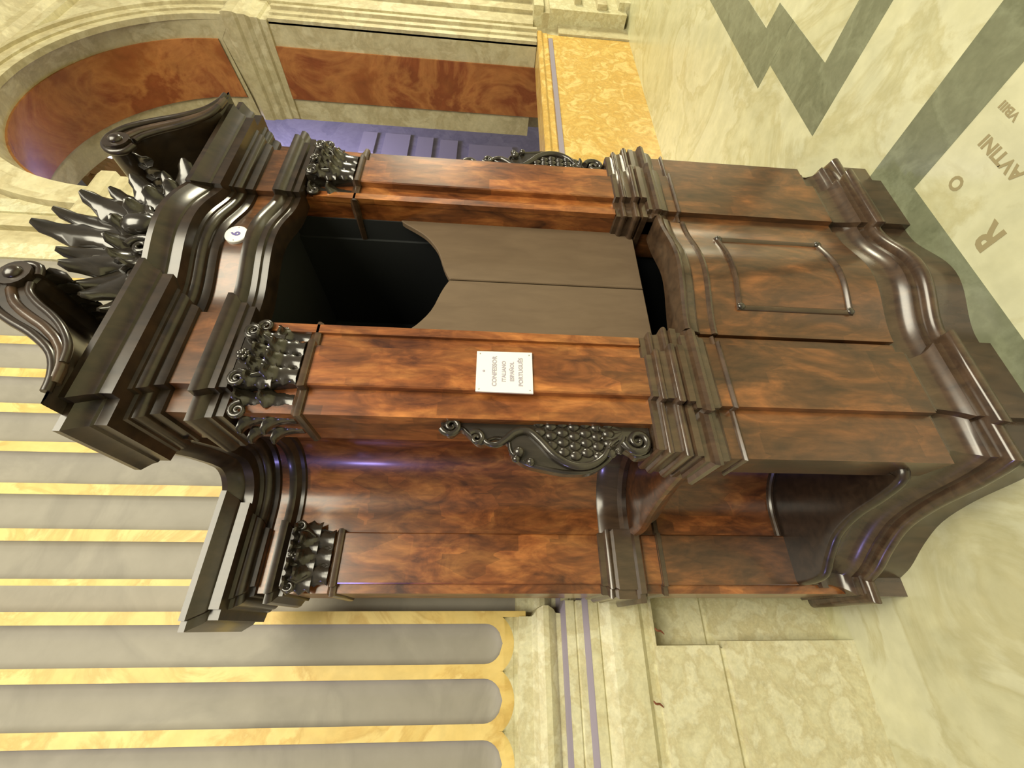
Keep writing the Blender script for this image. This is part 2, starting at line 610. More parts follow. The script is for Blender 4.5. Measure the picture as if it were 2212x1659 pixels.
arc = arcpts(*ARCS[0][1:])
XJR, XJL = arc[0][0], arc[-1][0]
g = MB()
g.box(2.30, XJL, YA, YA + 1.12, 0, WT)
g.box(XJR, 11.0, YA, YA + 1.12, 1.18, WT)
g.box(6.46, 11.0, YA, YA + 1.12, 0, 1.18)
g.add([(x, YA, z) for x, z in arc] + [(x, YA, WT) for x, z in arc], [(i, i + 1, n + 2 + i, n + 1 + i) for i in range(n)])
rings = [[(x, yy, z) for x, z in arcpts(cx, cz, rad)] for yy, cx, cz, rad in ARCS]
g.add([p for q in rings for p in q], [(k * (n + 1) + i, (k + 1) * (n + 1) + i, (k + 1) * (n + 1) + i + 1, k * (n + 1) + i + 1) for k in range(3) for i in range(n)])
wr = struct(g.build('wall_right', 'wall', smooth=30), 'cream stone wall pierced by an arch with red marble reveal', 'wall')
# red marble reveal panels
for x in (XJR, XJL):
    MB().box(x - 0.02, x + 0.02, 2.745, 3.345, 0.6, 4.42).build('reveal_panel', 'red', wr, smooth=0)
g = MB()
lay = []
for yy, cx, cz, rad in (ARCS[1], ARCS[2]):
    for dr in (0.02, -0.004):
        lay.append([(x, yy, z) for x, z in arcpts(cx, cz, rad - dr, 0.03, PI - 0.02)])
w_ = n + 1
g.add([p for q in lay for p in q], [(a * w_ + i, b_ * w_ + i, b_ * w_ + i + 1, a * w_ + i + 1) for a, b_ in ((0, 2), (0, 1), (2, 3)) for i in range(n)])
g.build('soffit_panel', 'red', wr, smooth=30)
# impost mouldings running through the reveal
IMP = [(0.0, 4.36), (0.025, 4.37), (0.025, 4.44), (0.05, 4.46), (0.05, 4.54), (0.085, 4.58), (0.085, 4.66), (0.11, 4.69), (0.11, 4.80), (0.09, 4.84), (0, 4.86)]
for sgn in (1, -1):
    x = XJR if sgn > 0 else XJL
    pth = [(x + sgn * 0.42, YA), (x, YA), (x, YB - 0.02)]
    MB().sweep(pth if sgn > 0 else pth[::-1], IMP, back=-0.02).build('impost_moulding', 'wall', wr, smooth=25)
# architrave on the wall face: jamb strips and ring
for k, (r0, r1, pr) in enumerate(((0.0, 0.10, 0.035), (0.10, 0.20, 0.055), (0.20, 0.26, 0.085))):
    gg = MB()
    for sgn in (1, -1):
        xa, xb = (XJR if sgn > 0 else XJL) + sgn * r0, (XJR if sgn > 0 else XJL) + sgn * r1
        gg.box(min(xa, xb), max(xa, xb), YA - pr, YA + 0.02, 1.18 if sgn > 0 else 0.0, 4.36)
    ai = arcpts(4.66, 4.80, 1.565 + r0)
    ao = arcpts(4.66, 4.80, 1.565 + r1)
    for i in range(n):
        q = [ai[i], ao[i], ao[i + 1], ai[i + 1]]
        gg.add([(x, YA - pr, z) for x, z in q] + [(x, YA + 0.02, z) for x, z in q], [(0, 1, 2, 3), (1, 5, 6, 2), (0, 3, 7, 4)])
    gg.build('architrave', 'wall', wr, smooth=25)
# pilaster strips and base right of the arch, horizontal cornice above
for x0, x1, pr in ((6.62, 6.90, 0.06), (6.90, 7.12, 0.10), (7.12, 9.5, 0.16)):
    gg = MB().box(x0, x1, YA - pr, YA + 0.02, 1.22, 6.5)
    gg.build('wall_strip', 'wall', wr, smooth=0)
for x0, x1, pr, z0, z1, mname in ((6.72, 9.5, 0.20, 0.04, 1.02, 'trav'), (6.72, 9.5, 0.15, 1.02, 1.10, 'wall'), (6.72, 9.5, 0.22, 1.10, 1.22, 'trav'), (6.80, 9.5, 0.26, 0.30, 0.42, 'wall'), (6.9, 9.5, 0.26, 0.62, 0.70, 'wall'), (6.46, 9.5, 0.05, 0.0, 0.9, 'wall'), (6.85, 9.5, 0.28, 0.0, 0.14, 'trav')):
    gg = MB().box(x0, x1, YA - pr, YA + 0.02, z0, z1)
    gg.build('base_block', mname, wr, smooth=0)
COR = [(0.0, 6.50), (0.05, 6.52), (0.05, 6.62), (0.10, 6.66), (0.10, 6.74), (0.16, 6.78), (0.24, 6.84), (0.24, 6.92), (0.34, 6.97), (0.34, 7.16), (0.42, 7.22), (0.45, 7.34), (0, 7.36)]
g = MB().sweep([(11, YA), (6.45, YA), (6.45, YA - 0.0), (2.42, YA)], COR, back=-0.03)
g.build('wall_cornice', 'wall', wr, smooth=25)
# strips between the flutes and the arch
for x0, x1, pr, mname in ((2.40, 2.52, 0.03, 'wall'), (2.60, 2.66, 0.05, 'wall'), (2.78, 2.92, 0.02, 'trav')):
    MB().box(x0, x1, YA - pr, YA + 0.02, 0.9, 6.5).build('wall_strip', mname, wr, smooth=0)

# aisle beyond the arch
g = MB().box(2.0, 16.0, 6.0, 6.2, 0, 13.0)
wb = struct(g.build('wall_back', 'aisle', smooth=0), 'dim violet lit aisle wall seen through the arch', 'wall')
for x0, x1, z0, z1 in ((9.2, 9.95, 4.30, 4.62), (9.15, 9.95, 3.55, 4.12), (9.05, 9.9, 3.02, 3.38), (9.0, 9.85, 2.46, 2.86), (8.9, 9.75, 1.2, 2.20)):
    MB().box(x0, x1, 5.96, 6.02, z0, z1).build('wall_panel', 'aisle_panel', wb, smooth=0)
tl = bpy.data.objects.new('fluorescent_tube', None)
COL.objects.link(tl)
tl.location = (8.33, 5.9, 8.85)
tag(tl, 'glowing white tube light on the violet aisle wall seen through the arch', 'lamp')
TO = tuple(tl.location)
MB().tube([(8.28, 5.9, 9.75), (8.38, 5.9, 8.85)], 0.028, 10).build('tube', 'tube', tl, origin=TO)
for k in (0.1, 0.9):
    xx, zz = 8.28 + 0.1 * k, 9.75 - 0.9 * k
    MB().box(xx - 0.03, xx + 0.03, 5.89, 5.999, zz - 0.03, zz + 0.03).build('fitting', 'white', tl, origin=TO, smooth=0)
root = bpy.data.objects.new('gilded_capital', None)
COL.objects.link(root)
root.location = (7.75, 5.9, 8.7)
tag(root, 'gilded carved capital under the glowing tube beyond the arch', 'capital')
g = MB().box(7.45, 8.1, 5.7, 5.995, 9.25, 9.42)
g.build('abacus', 'gilt', root, origin=root.location, smooth=0)
g = MB().prism_y([(7.6, 8.5), (7.95, 8.5), (8.05, 9.25), (7.5, 9.25)], 5.74, 5.99)
g.build('bell', 'gilt', root, origin=root.location, smooth=0)
lf = leaf_mb(0.5, 0.11, 1.3)
for i in range(4):
    for lev in (0, 1):
        gg = MB().merge(lf, Matrix.Translation((7.62 + 0.11 * i + 0.03 * lev, 5.74, 8.5 + 0.34 * lev)))
        gg.build('leaf', 'gilt', root, origin=root.location)

# ------------------------------------------------------------------ yellow alabaster parapet
PX0, PX1, PY = 3.11, 6.45, 2.47
pr = bpy.data.objects.new('marble_parapet', None)
COL.objects.link(pr)
pr.location = (4.7, PY + 0.1, 0)
tag(pr, 'low yellow alabaster parapet closing the arch with a band painted as violet light', 'parapet')
O = tuple(pr.location)
MB().box(PX0, PX1, PY, 2.73, 0.0, 1.0).build('front_slab', 'alabaster', pr, origin=O, smooth=0)
MB().box(PX0, PX1 - 0.12, PY - 0.012, PY + 0.02, 0.985, 1.035).build('violet_light_strip', 'lilac', pr, origin=O, smooth=0)  # violet light near the parapet top, put into the band's colour
MB().sweep([(PX1, 2.60), (PX1, PY)][::-1] and [(PX1, PY), (PX0, PY)], [(0.0, 1.035), (0.012, 1.05), (0.012, 1.10), (0.035, 1.125), (0.035, 1.165), (0.02, 1.175)], back=-0.26).build('top_slab', 'alabaster', pr, origin=O, smooth=25)
MB().box(PX1 - 0.12, PX1, PY - 0.004, 2.73, 1.0, 1.036).build('corner_block', 'alabaster', pr, origin=O, smooth=0)

# ------------------------------------------------------------------ confessional
CX = 1.12
conf = bpy.data.objects.new('confessional', None)
COL.objects.link(conf)
conf.location = (CX, 1.6, 0)
CO = (CX, 1.6, 0)
tag(conf, 'dark walnut confessional with broken scroll pediment, half door and kneelers', 'confessional')


def part(gb, name, mat, parent=None, mirror=False, smooth=40, label=None):
    o = gb.build(name, mat, parent or conf, origin=CO, mirror=CX if mirror else None, smooth=smooth)
    if label:
        o['label'] = label
    return o


def both(gb, name, mat, smooth=40, label=None):
    return [part(gb, name, mat, None, mm, smooth, label) for mm in (False, True)]


def bowline(x_edge, y_edge, bow, n=10):
    """from the centre to the left edge of the bowed middle bay"""
    out = []
    for i in range(n + 1):
        t = i / n
        out.append((CX - (CX - x_edge) * t, y_edge - bow * (0.5 + 0.5 * math.cos(PI * t))))
    return out


def full(left):
    """mirror a centre-to-left path into a right-to-left path"""
    return [(2 * CX - x, y) for x, y in left[::-1]] + left[1:]


S_CURVE = [(0.425, 1.10), (0.402, 1.20), (0.375, 1.36), (0.335, 1.50), (0.275, 1.605), (0.205, 1.70), (0.168, 1.775)]
sc = smoothline(S_CURVE, 4)
base_left = bowline(0.855, 1.09, 0.06) + [(0.83, 1.09), (0.83, 1.065), (0.55, 1.065), (0.55, 1.09), (0.43, 1.09)] + sc[1:-1] + [(0.172, 1.765), (0.105, 1.765), (0.105, 2.10)]
base_path = full(base_left)
part(MB().sweep(base_path, [(0.0, 0.0), (0.0, 0.125), (-0.006, 0.13)], back=-0.12), 'plinth', 'mould')
part(MB().sweep(base_path, [(-0.004, 0.128)] + arc_prof((0.004, 0.152), 0.024, -80, 80, 8) + [(-0.004, 0.178), (-0.008, 0.19)] + arc_prof((0.022, 0.262), 0.062, 245, 190, 6) + [(-0.045, 0.268), (-0.045, 0.285)], back=-0.12), 'base_torus', 'mould')
part(MB().sweep(base_path, [(-0.04, 0.285), (-0.034, 0.29), (-0.034, 0.315), (-0.044, 0.32), (-0.044, 0.34), (-0.052, 0.35), (-0.058, 0.37), (-0.058, 0.385)], back=-0.14), 'base_moulding', 'mould')

# kneelers: shaped boards with a rounded nosing over the concave niche
kn = smoothline([(0.455, 1.20), (0.405, 1.20), (0.372, 1.30), (0.345, 1.42), (0.300, 1.53), (0.235, 1.605), (0.180, 1.66), (0.165, 1.74)], 4)
kpath = [(0.50, 1.20)] + kn + [(0.165, 1.85)]
g = MB().sweep(kpath, [(-0.03, 0.375), (0.0, 0.38)] + arc_prof((0.0, 0.400), 0.020, -80, 90, 8)[1:], back=-0.03)
poly = [(0.70, 1.20)] + [(x, y) for x, y in kpath] + [(0.165, 1.85), (0.70, 1.85)]
g.prism_z(poly, 0.385, 0.419)
both(g, 'kneeler', 'dark', 30)

# pedestals (dado) with their projecting pilaster faces
DADO = [(0.843, 1.118), (0.80, 1.118), (0.80, 1.096), (0.575, 1.096), (0.575, 1.12), (0.42, 1.12), (0.42, 1.24), (0.56, 1.26)]
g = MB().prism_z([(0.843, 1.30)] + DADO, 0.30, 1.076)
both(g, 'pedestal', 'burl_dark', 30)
g = MB().sweep(DADO, [(0.0, 0.935), (0.006, 0.938), (0.010, 0.944), (0.006, 0.95), (0.0, 0.953)], back=-0.02)
both(g, 'pedestal_bead', 'mould', 30)
LEDGE = [(0.0, 0.985), (0.004, 0.99), (0.012, 1.0), (0.016, 1.02), (0.030, 1.03), (0.034, 1.042), (0.030, 1.054), (0.018, 1.06), (0.018, 1.075), (0.010, 1.08)]
g = MB().sweep(DADO, LEDGE, back=-0.06)
both(g, 'pedestal_cap', 'mould', 30)

# half door, bowed in plan
dl = bowline(0.849, 1.108, 0.05, 12)
dpath = full(dl)
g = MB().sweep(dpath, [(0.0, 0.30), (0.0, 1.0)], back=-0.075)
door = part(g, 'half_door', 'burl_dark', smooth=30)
g = MB().sweep(dpath, [(0.0, 0.925), (0.005, 0.928), (0.008, 0.936), (0.005, 0.944), (0.0, 0.947)], back=-0.02)
part(g, 'door_bead', 'mould', door, smooth=30)
g = MB().sweep(dpath, [(0.0, 0.985), (0.006, 0.99), (0.012, 1.002), (0.014, 1.018), (0.026, 1.028), (0.030, 1.038), (0.026, 1.048), (0.012, 1.052)], back=-0.085)
part(g, 'door_rail', 'mould', door, smooth=30)
# raised frame on the door


def on_door(x, z, o_):
    t = abs(x - CX) / (CX - 0.849)
    y = 1.108 - 0.05 * (0.5 + 0.5 * math.cos(PI * min(1, t)))
    return (x, y - o_, z)


xs = [0.945 + (2 * CX - 2 * 0.945) * i / 16 for i in range(17)]
x0, x1 = xs[0], xs[-1]


def frame_pts(z0, z1):
    lo = [(x, z0) for x in xs]
    hi = [(x, z1) for x in xs[::-1]]
    left = [(x0, z1 + (z0 - z1) * i / 8) for i in range(1, 8)]
    right = [(x1, z0 + (z1 - z0) * i / 8) for i in range(1, 8)]
    return lo + right + hi + left


fp = frame_pts(0.42, 0.84)
g = MB()
P3 = []
for off, o_ in ((0.0, 0.0), (0.003, 0.009), (0.010, 0.012), (0.016, 0.008), (0.020, 0.0)):
    ring = []
    for x, z in fp:
        xx = x + (off if x < x0 + 1e-6 else -off if x > x1 - 1e-6 else 0) if True else x
        zz = z + (off if z < 0.42 + 1e-6 else -off if z > 0.84 - 1e-6 else 0)
        ring.append(on_door(xx, zz, o_))
    P3.append(ring)
nn = len(fp)
g.add([p for r in P3 for p in r], [(k * nn + i, k * nn + (i + 1) % nn, (k + 1) * nn + (i + 1) % nn, (k + 1) * nn + i) for k in range(4) for i in range(nn)])
part(g, 'panel_frame', 'mould', door, smooth=40)
for xq in (x0 + 0.012, x1 - 0.012):
    for zq in (0.432, 0.828):
        gg = MB().ball(on_door(xq, zq, 0.008), 0.014, 10, 6, (1, 0.6, 1))
        part(gg, 'corner_boss', 'carved', door)

# piers and pilasters at shaft level
PIER = [(0.82, 1.30), (0.82, 1.12), (0.521, 1.12), (0.521, 1.29), (0.595, 1.30)]
g = MB().prism_z([(0.82, 1.45)] + PIER + [(0.64, 1.45)], 1.0, 2.62)
both(g, 'pier', 'burl', 30)
g = MB().box(0.602, 0.738, 1.094, 1.13, 1.05, 2.24, 0, 0.004)
both(g, 'pilaster', 'burl', 30)
SHAFT = [(0.82, 1.30), (0.82, 1.12), (0.738, 1.12), (0.738, 1.094), (0.602, 1.094), (0.602, 1.12), (0.521, 1.12), (0.521, 1.29)]
PB = [(0.0, 1.078), (0.030, 1.08), (0.032, 1.10)] + [(0.022, 1.104)] + arc_prof((0.020, 1.120), 0.014, -60, 60, 5) + [(0.016, 1.136), (0.014, 1.15)] + arc_prof((0.010, 1.165), 0.011, -60, 60, 5) + [(0.006, 1.178), (0.006, 1.195), (0.0, 1.20)]
SHAFT_B = SHAFT[:6] + [(0.445, 1.12), (0.445, 1.28)]
both(MB().sweep(SHAFT_B, PB, back=-0.01).prism_z([(0.60, 1.12), (0.445, 1.12), (0.445, 1.28), (0.60, 1.28)], 1.07, 1.198), 'pilaster_base', 'mould', 30)
# narrow inner moulding down the opening side
both(MB().box(0.792, 0.822, 1.108, 1.13, 1.2, 2.36), 'jamb_strip', 'burl', 30)

# capitals
lfs = leaf_mb(0.095, 0.027, 1.9, 3, 0.006, base=0.75)
lfb = leaf_mb(0.075, 0.025, 2.0, 3, 0.006, base=0.7)


def capital(x0, x1, yf, z0, z1, xs_pier=None, rows=3):
    """list of (name, MB) pieces for a leafy capital on a face at yf"""
    out = []
    h = z1 - z0
    w = x1 - x0
    bell = MB()
    bell.add([(x0, yf, z0), (x1, yf, z0), (x1 + 0.022, yf - 0.026, z1), (x0 - 0.022, yf - 0.026, z1),
              (x0, yf + 0.05, z0), (x1, yf + 0.05, z0), (x1 + 0.022, yf + 0.05, z1), (x0 - 0.022, yf + 0.05, z1)],
             [(0, 1, 2, 3), (1, 5, 6, 2), (4, 0, 3, 7), (3, 2, 6, 7), (0, 4, 5, 1)])
    out.append(('bell', bell))
    for i in range(rows):
        gx = x0 + w * (i + 0.5) / rows
        out.append(('leaf', MB().merge(lfs, Matrix.Translation((gx, yf - 0.013, z0 - 0.004)) @ Matrix.Scale(w / 0.136, 4))))
    for i in range(rows + 1):
        gx = x0 + w * i / rows
        out.append(('leaf', MB().merge(lfb, Matrix.Translation((gx, yf - 0.022, z0 + 0.34 * h)) @ Matrix.Scale(w / 0.136, 4))))
    for sx, cx_ in ((-1, x0 - 0.012), (1, x1 + 0.012)):
        pts = [(cx_ - sx * 0.035, yf - 0.018, z0 + 0.45 * h), (cx_ - sx * 0.012, yf - 0.030, z0 + 0.68 * h)] + spiral_pts(cx_, z1 - 0.026, yf - 0.040, 0.024, 0.004, PI if sx > 0 else 0, 1.6, 22, -sx)
        out.append(('volute', MB().tube(pts, [0.008] * 2 + [0.0085 * (1 - 0.5 * i / 22) for i in range(23)], 8)))
    rose = MB()
    for a in range(5):
        rose.ball(((x0 + x1) / 2 + 0.011 * math.cos(a * 2 * PI / 5), yf - 0.036, z1 - 0.016 + 0.011 * math.sin(a * 2 * PI / 5)), 0.009, 8, 5)
    rose.ball(((x0 + x1) / 2, yf - 0.042, z1 - 0.016), 0.007, 8, 5)
    out.append(('rosette', rose))
    return out


cap_pieces = capital(0.602, 0.738, 1.092, 2.225, 2.385)
for mm in (False, True):
    root_g = MB().sweep(SHAFT, [(0.0, 2.195), (0.008, 2.198), (0.012, 2.206), (0.012, 2.214), (0.004, 2.222), (0.0, 2.228)], back=-0.01)
    cp = part(root_g, 'capital', 'mould', None, mm, 30)
    for nm, gb in cap_pieces:
        part(gb, nm, 'carved', cp, mm, 50)
    # leaves on the pier strips to each side and on its outer return
    for gx, gy, rz in ((0.565, 1.118, 0), (0.78, 1.118, 0), (0.519, 1.17, -PI / 2), (0.519, 1.24, -PI / 2)):
        for lev in (0, 1):
            gb = MB().merge(lfs, Matrix.Translation((gx, gy, 2.23 + 0.065 * lev)) @ Matrix.Rotation(rz, 4, 'Z') @ Matrix.Scale(1.0, 4))
            part(gb, 'leaf', 'carved', cp, mm, 50)
    for gx, gy in ((0.518, 1.10), (0.80, 1.10)):
        gb = MB().tube(spiral_pts(gx, 2.358, gy, 0.026, 0.004, 0 if gx < 0.6 else PI, 1.6, 22, 1 if gx < 0.6 else -1), [0.009 * (1 - 0.5 * i / 22) for i in range(23)], 8)
        part(gb, 'volute', 'carved', cp, mm, 50)

# entablature: bowed middle, ressauts over the pilasters
ENT = bowline(0.868, 1.108, 0.055, 12) + [(0.84, 1.108), (0.84, 1.085), (0.585, 1.085), (0.585, 1.115), (0.512, 1.115), (0.512, 1.30)]
epath = full(ENT)
ARCHI = [(-0.004, 2.388), (0.012, 2.392), (0.012, 2.412), (0.020, 2.416), (0.020, 2.434), (0.034, 2.444), (0.040, 2.456), (0.040, 2.468), (0.03, 2.474)]
part(MB().sweep(epath, ARCHI, back=-0.055), 'architrave', 'dark', smooth=30)
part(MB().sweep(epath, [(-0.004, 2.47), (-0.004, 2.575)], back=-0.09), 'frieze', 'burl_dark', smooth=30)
CORN = [(-0.004, 2.555), (0.006, 2.558), (0.010, 2.568), (0.012, 2.58)] + arc_prof((0.012, 2.602), 0.022, -90, 0, 5) + [(0.040, 2.604), (0.044, 2.612), (0.072, 2.618), (0.072, 2.648), (0.078, 2.652), (0.082, 2.664), (0.094, 2.680), (0.102, 2.690), (0.102, 2.706), (0.06, 2.712)]
part(MB().sweep(epath, CORN, back=-0.16), 'cornice', 'dark', smooth=30)
top = [(CX, 1.10)] + [(x, y + 0.03) for x, y in ENT[-8:]]
g = MB().prism_z([(2 * CX - x, y + 0.05) for x, y in ENT[::-1]][0:] + [(x, y + 0.05) for x, y in ENT[1:]], 2.60, 2.70)
part(g, 'canopy_top', 'dark', smooth=30)

# inner walls, back and ceiling of the booth
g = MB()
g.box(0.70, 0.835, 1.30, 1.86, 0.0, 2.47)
g.box(0.80, 0.8245, 1.205, 1.34, 1.0, 2.47)  # near-black lining added so the reveal reads as shade
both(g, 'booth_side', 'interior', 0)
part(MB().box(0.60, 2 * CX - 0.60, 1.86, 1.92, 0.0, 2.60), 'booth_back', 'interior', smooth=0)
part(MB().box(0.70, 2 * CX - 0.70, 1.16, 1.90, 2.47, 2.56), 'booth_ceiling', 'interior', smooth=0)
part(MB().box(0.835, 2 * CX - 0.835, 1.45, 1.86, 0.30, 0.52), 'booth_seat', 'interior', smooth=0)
# inner leaf doors with ogee tops
og = smoothline([(1.118, 1.832), (1.150, 1.848), (1.189, 1.863), (1.267, 1.889), (1.334, 1.935), (1.375, 1.985), (1.405, 2.030), (1.425, 2.05)], 3)
og = [(2 * CX - x, z) for x, z in og]
og = [(1.1175 if i == 0 else x, z) for i, (x, z) in enumerate(og)]
poly = [(og[-1][0], 1.105), (1.1175, 1.105)] + og
g = MB().prism_y(poly, 1.20, 1.222, 0, 0.003)
for mm in (False, True):
    o = part(g, 'inner_door', 'leafdoor', None, mm, 25, 'matt brown inner door leaf with an ogee top')
    if not mm:
        part(MB().tube([(0.905, 1.245, 1.93), (0.905, 1.245, 2.0)], 0.005, 8), 'door_rod', 'steel', o)

# niches: concave side walls running back to the wing pilasters
NICHE = [(0.580, 1.24), (0.615, 1.40), (0.634, 1.52)] + [(0.41 + 0.23 * math.cos(PI / 2 * i / 12), 1.59 + 0.23 * math.sin(PI / 2 * i / 12)) for i in range(13)] + [(0.325, 1.82)]
WING = NICHE[:-1] + [(0.335, 1.82), (0.335, 1.803), (0.150, 1.803), (0.150, 1.82), (0.118, 1.82), (0.118, 2.10)]
both(MB().sweep(NICHE, [(0.0, 0.30), (0.0, 2.60)], back=-0.03), 'niche_wall', 'burl', 30)
g = MB().box(0.118, 0.55, 1.8205, 2.10, 0.0, 2.62)
both(g, 'wing', 'burl', 30)
both(MB().box(0.150, 0.335, 1.803, 1.83, 0.40, 2.42, 0, 0.004), 'wing_pilaster', 'burl', 30)
both(MB().box(0.148, 0.337, 1.797, 1.83, 0.385, 0.97, 0, 0.004), 'wing_pedestal', 'burl_dark', 30)
both(MB().sweep(WING, [(0.0, 0.945), (0.008, 0.95), (0.008, 0.966), (0.0, 0.972)], back=-0.01), 'wing_bead', 'mould', 30)
both(MB().sweep(WING[-6:], [(0.0, 1.03), (0.016, 1.036), (0.034, 1.05), (0.036, 1.072), (0.02, 1.078), (0.02, 1.15), (0.012, 1.16)] + arc_prof((0.008, 1.175), 0.011, -60, 60, 4) + [(0.006, 1.19), (0.006, 1.21), (0.0, 1.215)], back=-0.01), 'wing_base_moulding', 'mould', 30)
both(MB().sweep(WING, [(0.0, 2.40), (0.010, 2.404), (0.010, 2.418), (0.016, 2.422), (0.030, 2.43), (0.036, 2.442), (0.036, 2.456), (0.02, 2.462), (0, 2.466)], back=-0.01), 'wing_architrave', 'dark', 30)
WC = [(0.0, 2.50), (0.008, 2.504), (0.010, 2.52)] + arc_prof((0.010, 2.545), 0.025, -90, 0, 5) + [(0.040, 2.548), (0.044, 2.56), (0.070, 2.566), (0.070, 2.60), (0.078, 2.606), (0.09, 2.63), (0.098, 2.645), (0.098, 2.665), (0.05, 2.672)]
both(MB().sweep(WING, [(o_ * 1.25, z) for o_, z in WC], back=-0.05), 'wing_cornice', 'dark', 30)
# wing capitals
wing_cap = capital(0.150, 0.335, 1.801, 2.255, 2.398)
for mm in (False, True):
    cp = part(MB().sweep(WING[-6:], [(0.0, 2.215), (0.008, 2.218), (0.012, 2.226), (0.012, 2.238), (0.004, 2.246), (0.0, 2.25)], back=-0.01), 'wing_capital', 'mould', None, mm, 30)
    for nm, gb in wing_cap:
        part(gb, nm, 'carved', cp, mm, 50)

# arm shelf in the niche, S-shaped front edge
sh = smoothline([(0.430, 1.20), (0.418, 1.30), (0.402, 1.42), (0.372, 1.56), (0.338, 1.68), (0.330, 1.76)], 4)
spath = [(0.430, 1.13)] + sh + [(0.330, 1.84)]
g = MB().sweep(spath, [(-0.06, 0.985), (-0.045, 0.99), (-0.035, 1.01), (-0.02, 1.03), (0.002, 1.045), (0.006, 1.06), (0.002, 1.072), (-0.012, 1.08)], back=-0.08)
poly = [(0.68, 1.13)] + [(x + 0.03, y) for x, y in spath] + [(0.68, 1.84)]
g.prism_z(poly, 1.03, 1.079)
both(g, 'arm_shelf', 'burl_dark', 30)
nch = [(x - 0.0, y) for x, y in NICHE]
both(MB().sweep(nch, [(0.0, 1.078), (0.03, 1.08), (0.034, 1.10), (0.020, 1.115), (0.016, 1.16), (0.008, 1.19), (0.0, 1.20)], back=-0.01), 'niche_moulding', 'mould', 30)
both(MB().sweep(NICHE, [(0.0, 0.415), (0.016, 0.42), (0.018, 0.43), (0.012, 0.437), (0.0, 0.44)], back=-0.01), 'niche_skirting', 'mould', 30)

# carved side brackets above the shelf
outl = smoothline([(0.535, 1.82), (0.500, 1.81), (0.482, 1.785), (0.500, 1.758), (0.482, 1.735), (0.455, 1.70), (0.470, 1.66), (0.462, 1.622), (0.428, 1.612), (0.398, 1.575), (0.384, 1.52), (0.374, 1.45), (0.380, 1.385), (0.412, 1.335), (0.450, 1.300), (0.440, 1.268), (0.425, 1.25), (0.432, 1.215), (0.465, 1.198)], 4)
poly = outl + [(0.535, 1.198)]
plate = MB().prism_y(poly, 1.150, 1.178, 0, 0.004)
rim1 = smoothline([(0.500, 1.71), (0.462, 1.685), (0.455, 1.655), (0.470, 1.63), (0.495, 1.60), (0.500, 1.565), (0.470, 1.53), (0.425, 1.49), (0.398, 1.44), (0.400, 1.39), (0.425, 1.35), (0.462, 1.325), (0.480, 1.30)], 5)
for mm in (False, True):
    br = part(plate, 'carved_bracket', 'carved', None, mm, 40)
    np_ = len(rim1)
    part(MB().tube([(x, 1.146, z) for x, z in rim1], [0.006 + 0.008 * math.sin(PI * i / (np_ - 1)) for i in range(np_)], 8), 'scroll_rim', 'carved', br, mm, 60)
    oz = len(outl)
    part(MB().tube([(x + 0.006, 1.152, z) for x, z in outl[4:-2]], [0.0065] * (oz - 6), 6), 'edge_rim', 'carved', br, mm, 60)
    part(MB().tube(spiral_pts(0.508, 1.785, 1.142, 0.030, 0.005, PI * 0.6, 1.5, 24, 1), [0.010 * (1 - 0.5 * i / 24) for i in range(25)], 8), 'top_volute', 'carved', br, mm, 60)
    part(MB().tube(spiral_pts(0.472, 1.712, 1.142, 0.024, 0.004, PI * 0.3, 1.4, 24, -1), [0.009 * (1 - 0.5 * i / 24) for i in range(25)], 8), 'middle_volute', 'carved', br, mm, 60)
    part(MB().tube(spiral_pts(0.475, 1.244, 1.140, 0.042, 0.006, PI * 0.55, 1.6, 28, 1), [0.013 * (1 - 0.55 * i / 28) for i in range(29)], 8), 'foot_volute', 'carved', br, mm, 60)
    for bx, bz, r in ((0.433, 1.592, 0.017), (0.412, 1.600, 0.012), (0.405, 1.560, 0.013)):
        part(MB().ball((bx, 1.142, bz), r, 10, 6), 'berry', 'carved', br, mm, 60)
    # rows of overlapping scales
    for i in range(7):
        for j in range(4):
            xx = 0.528 - 0.030 * j - 0.010 * (i % 2)
            zz = 1.53 - 0.034 * i
            lim = 0.41 + 0.10 * max(0, (zz - 1.47) / 0.08)
            if xx < lim or zz < 1.29:
                continue
            part(MB().ball((xx, 1.148, zz), 0.016, 8, 6, (0.95, 0.55, 1.15)), 'scale', 'carved', br, mm, 60)
    for i in range(5):
        a = -0.5 + 0.42 * i
        gb = MB().merge(leaf_mb(0.07, 0.013, 0.9, 2, 0.004, n=8), Matrix.Translation((0.505, 1.148, 1.275)) @ Matrix.Rotation(-a, 4, 'Y') @ Matrix.Translation((0, 0, 0.012)))
        part(gb, 'leaf', 'carved', br, mm, 60)

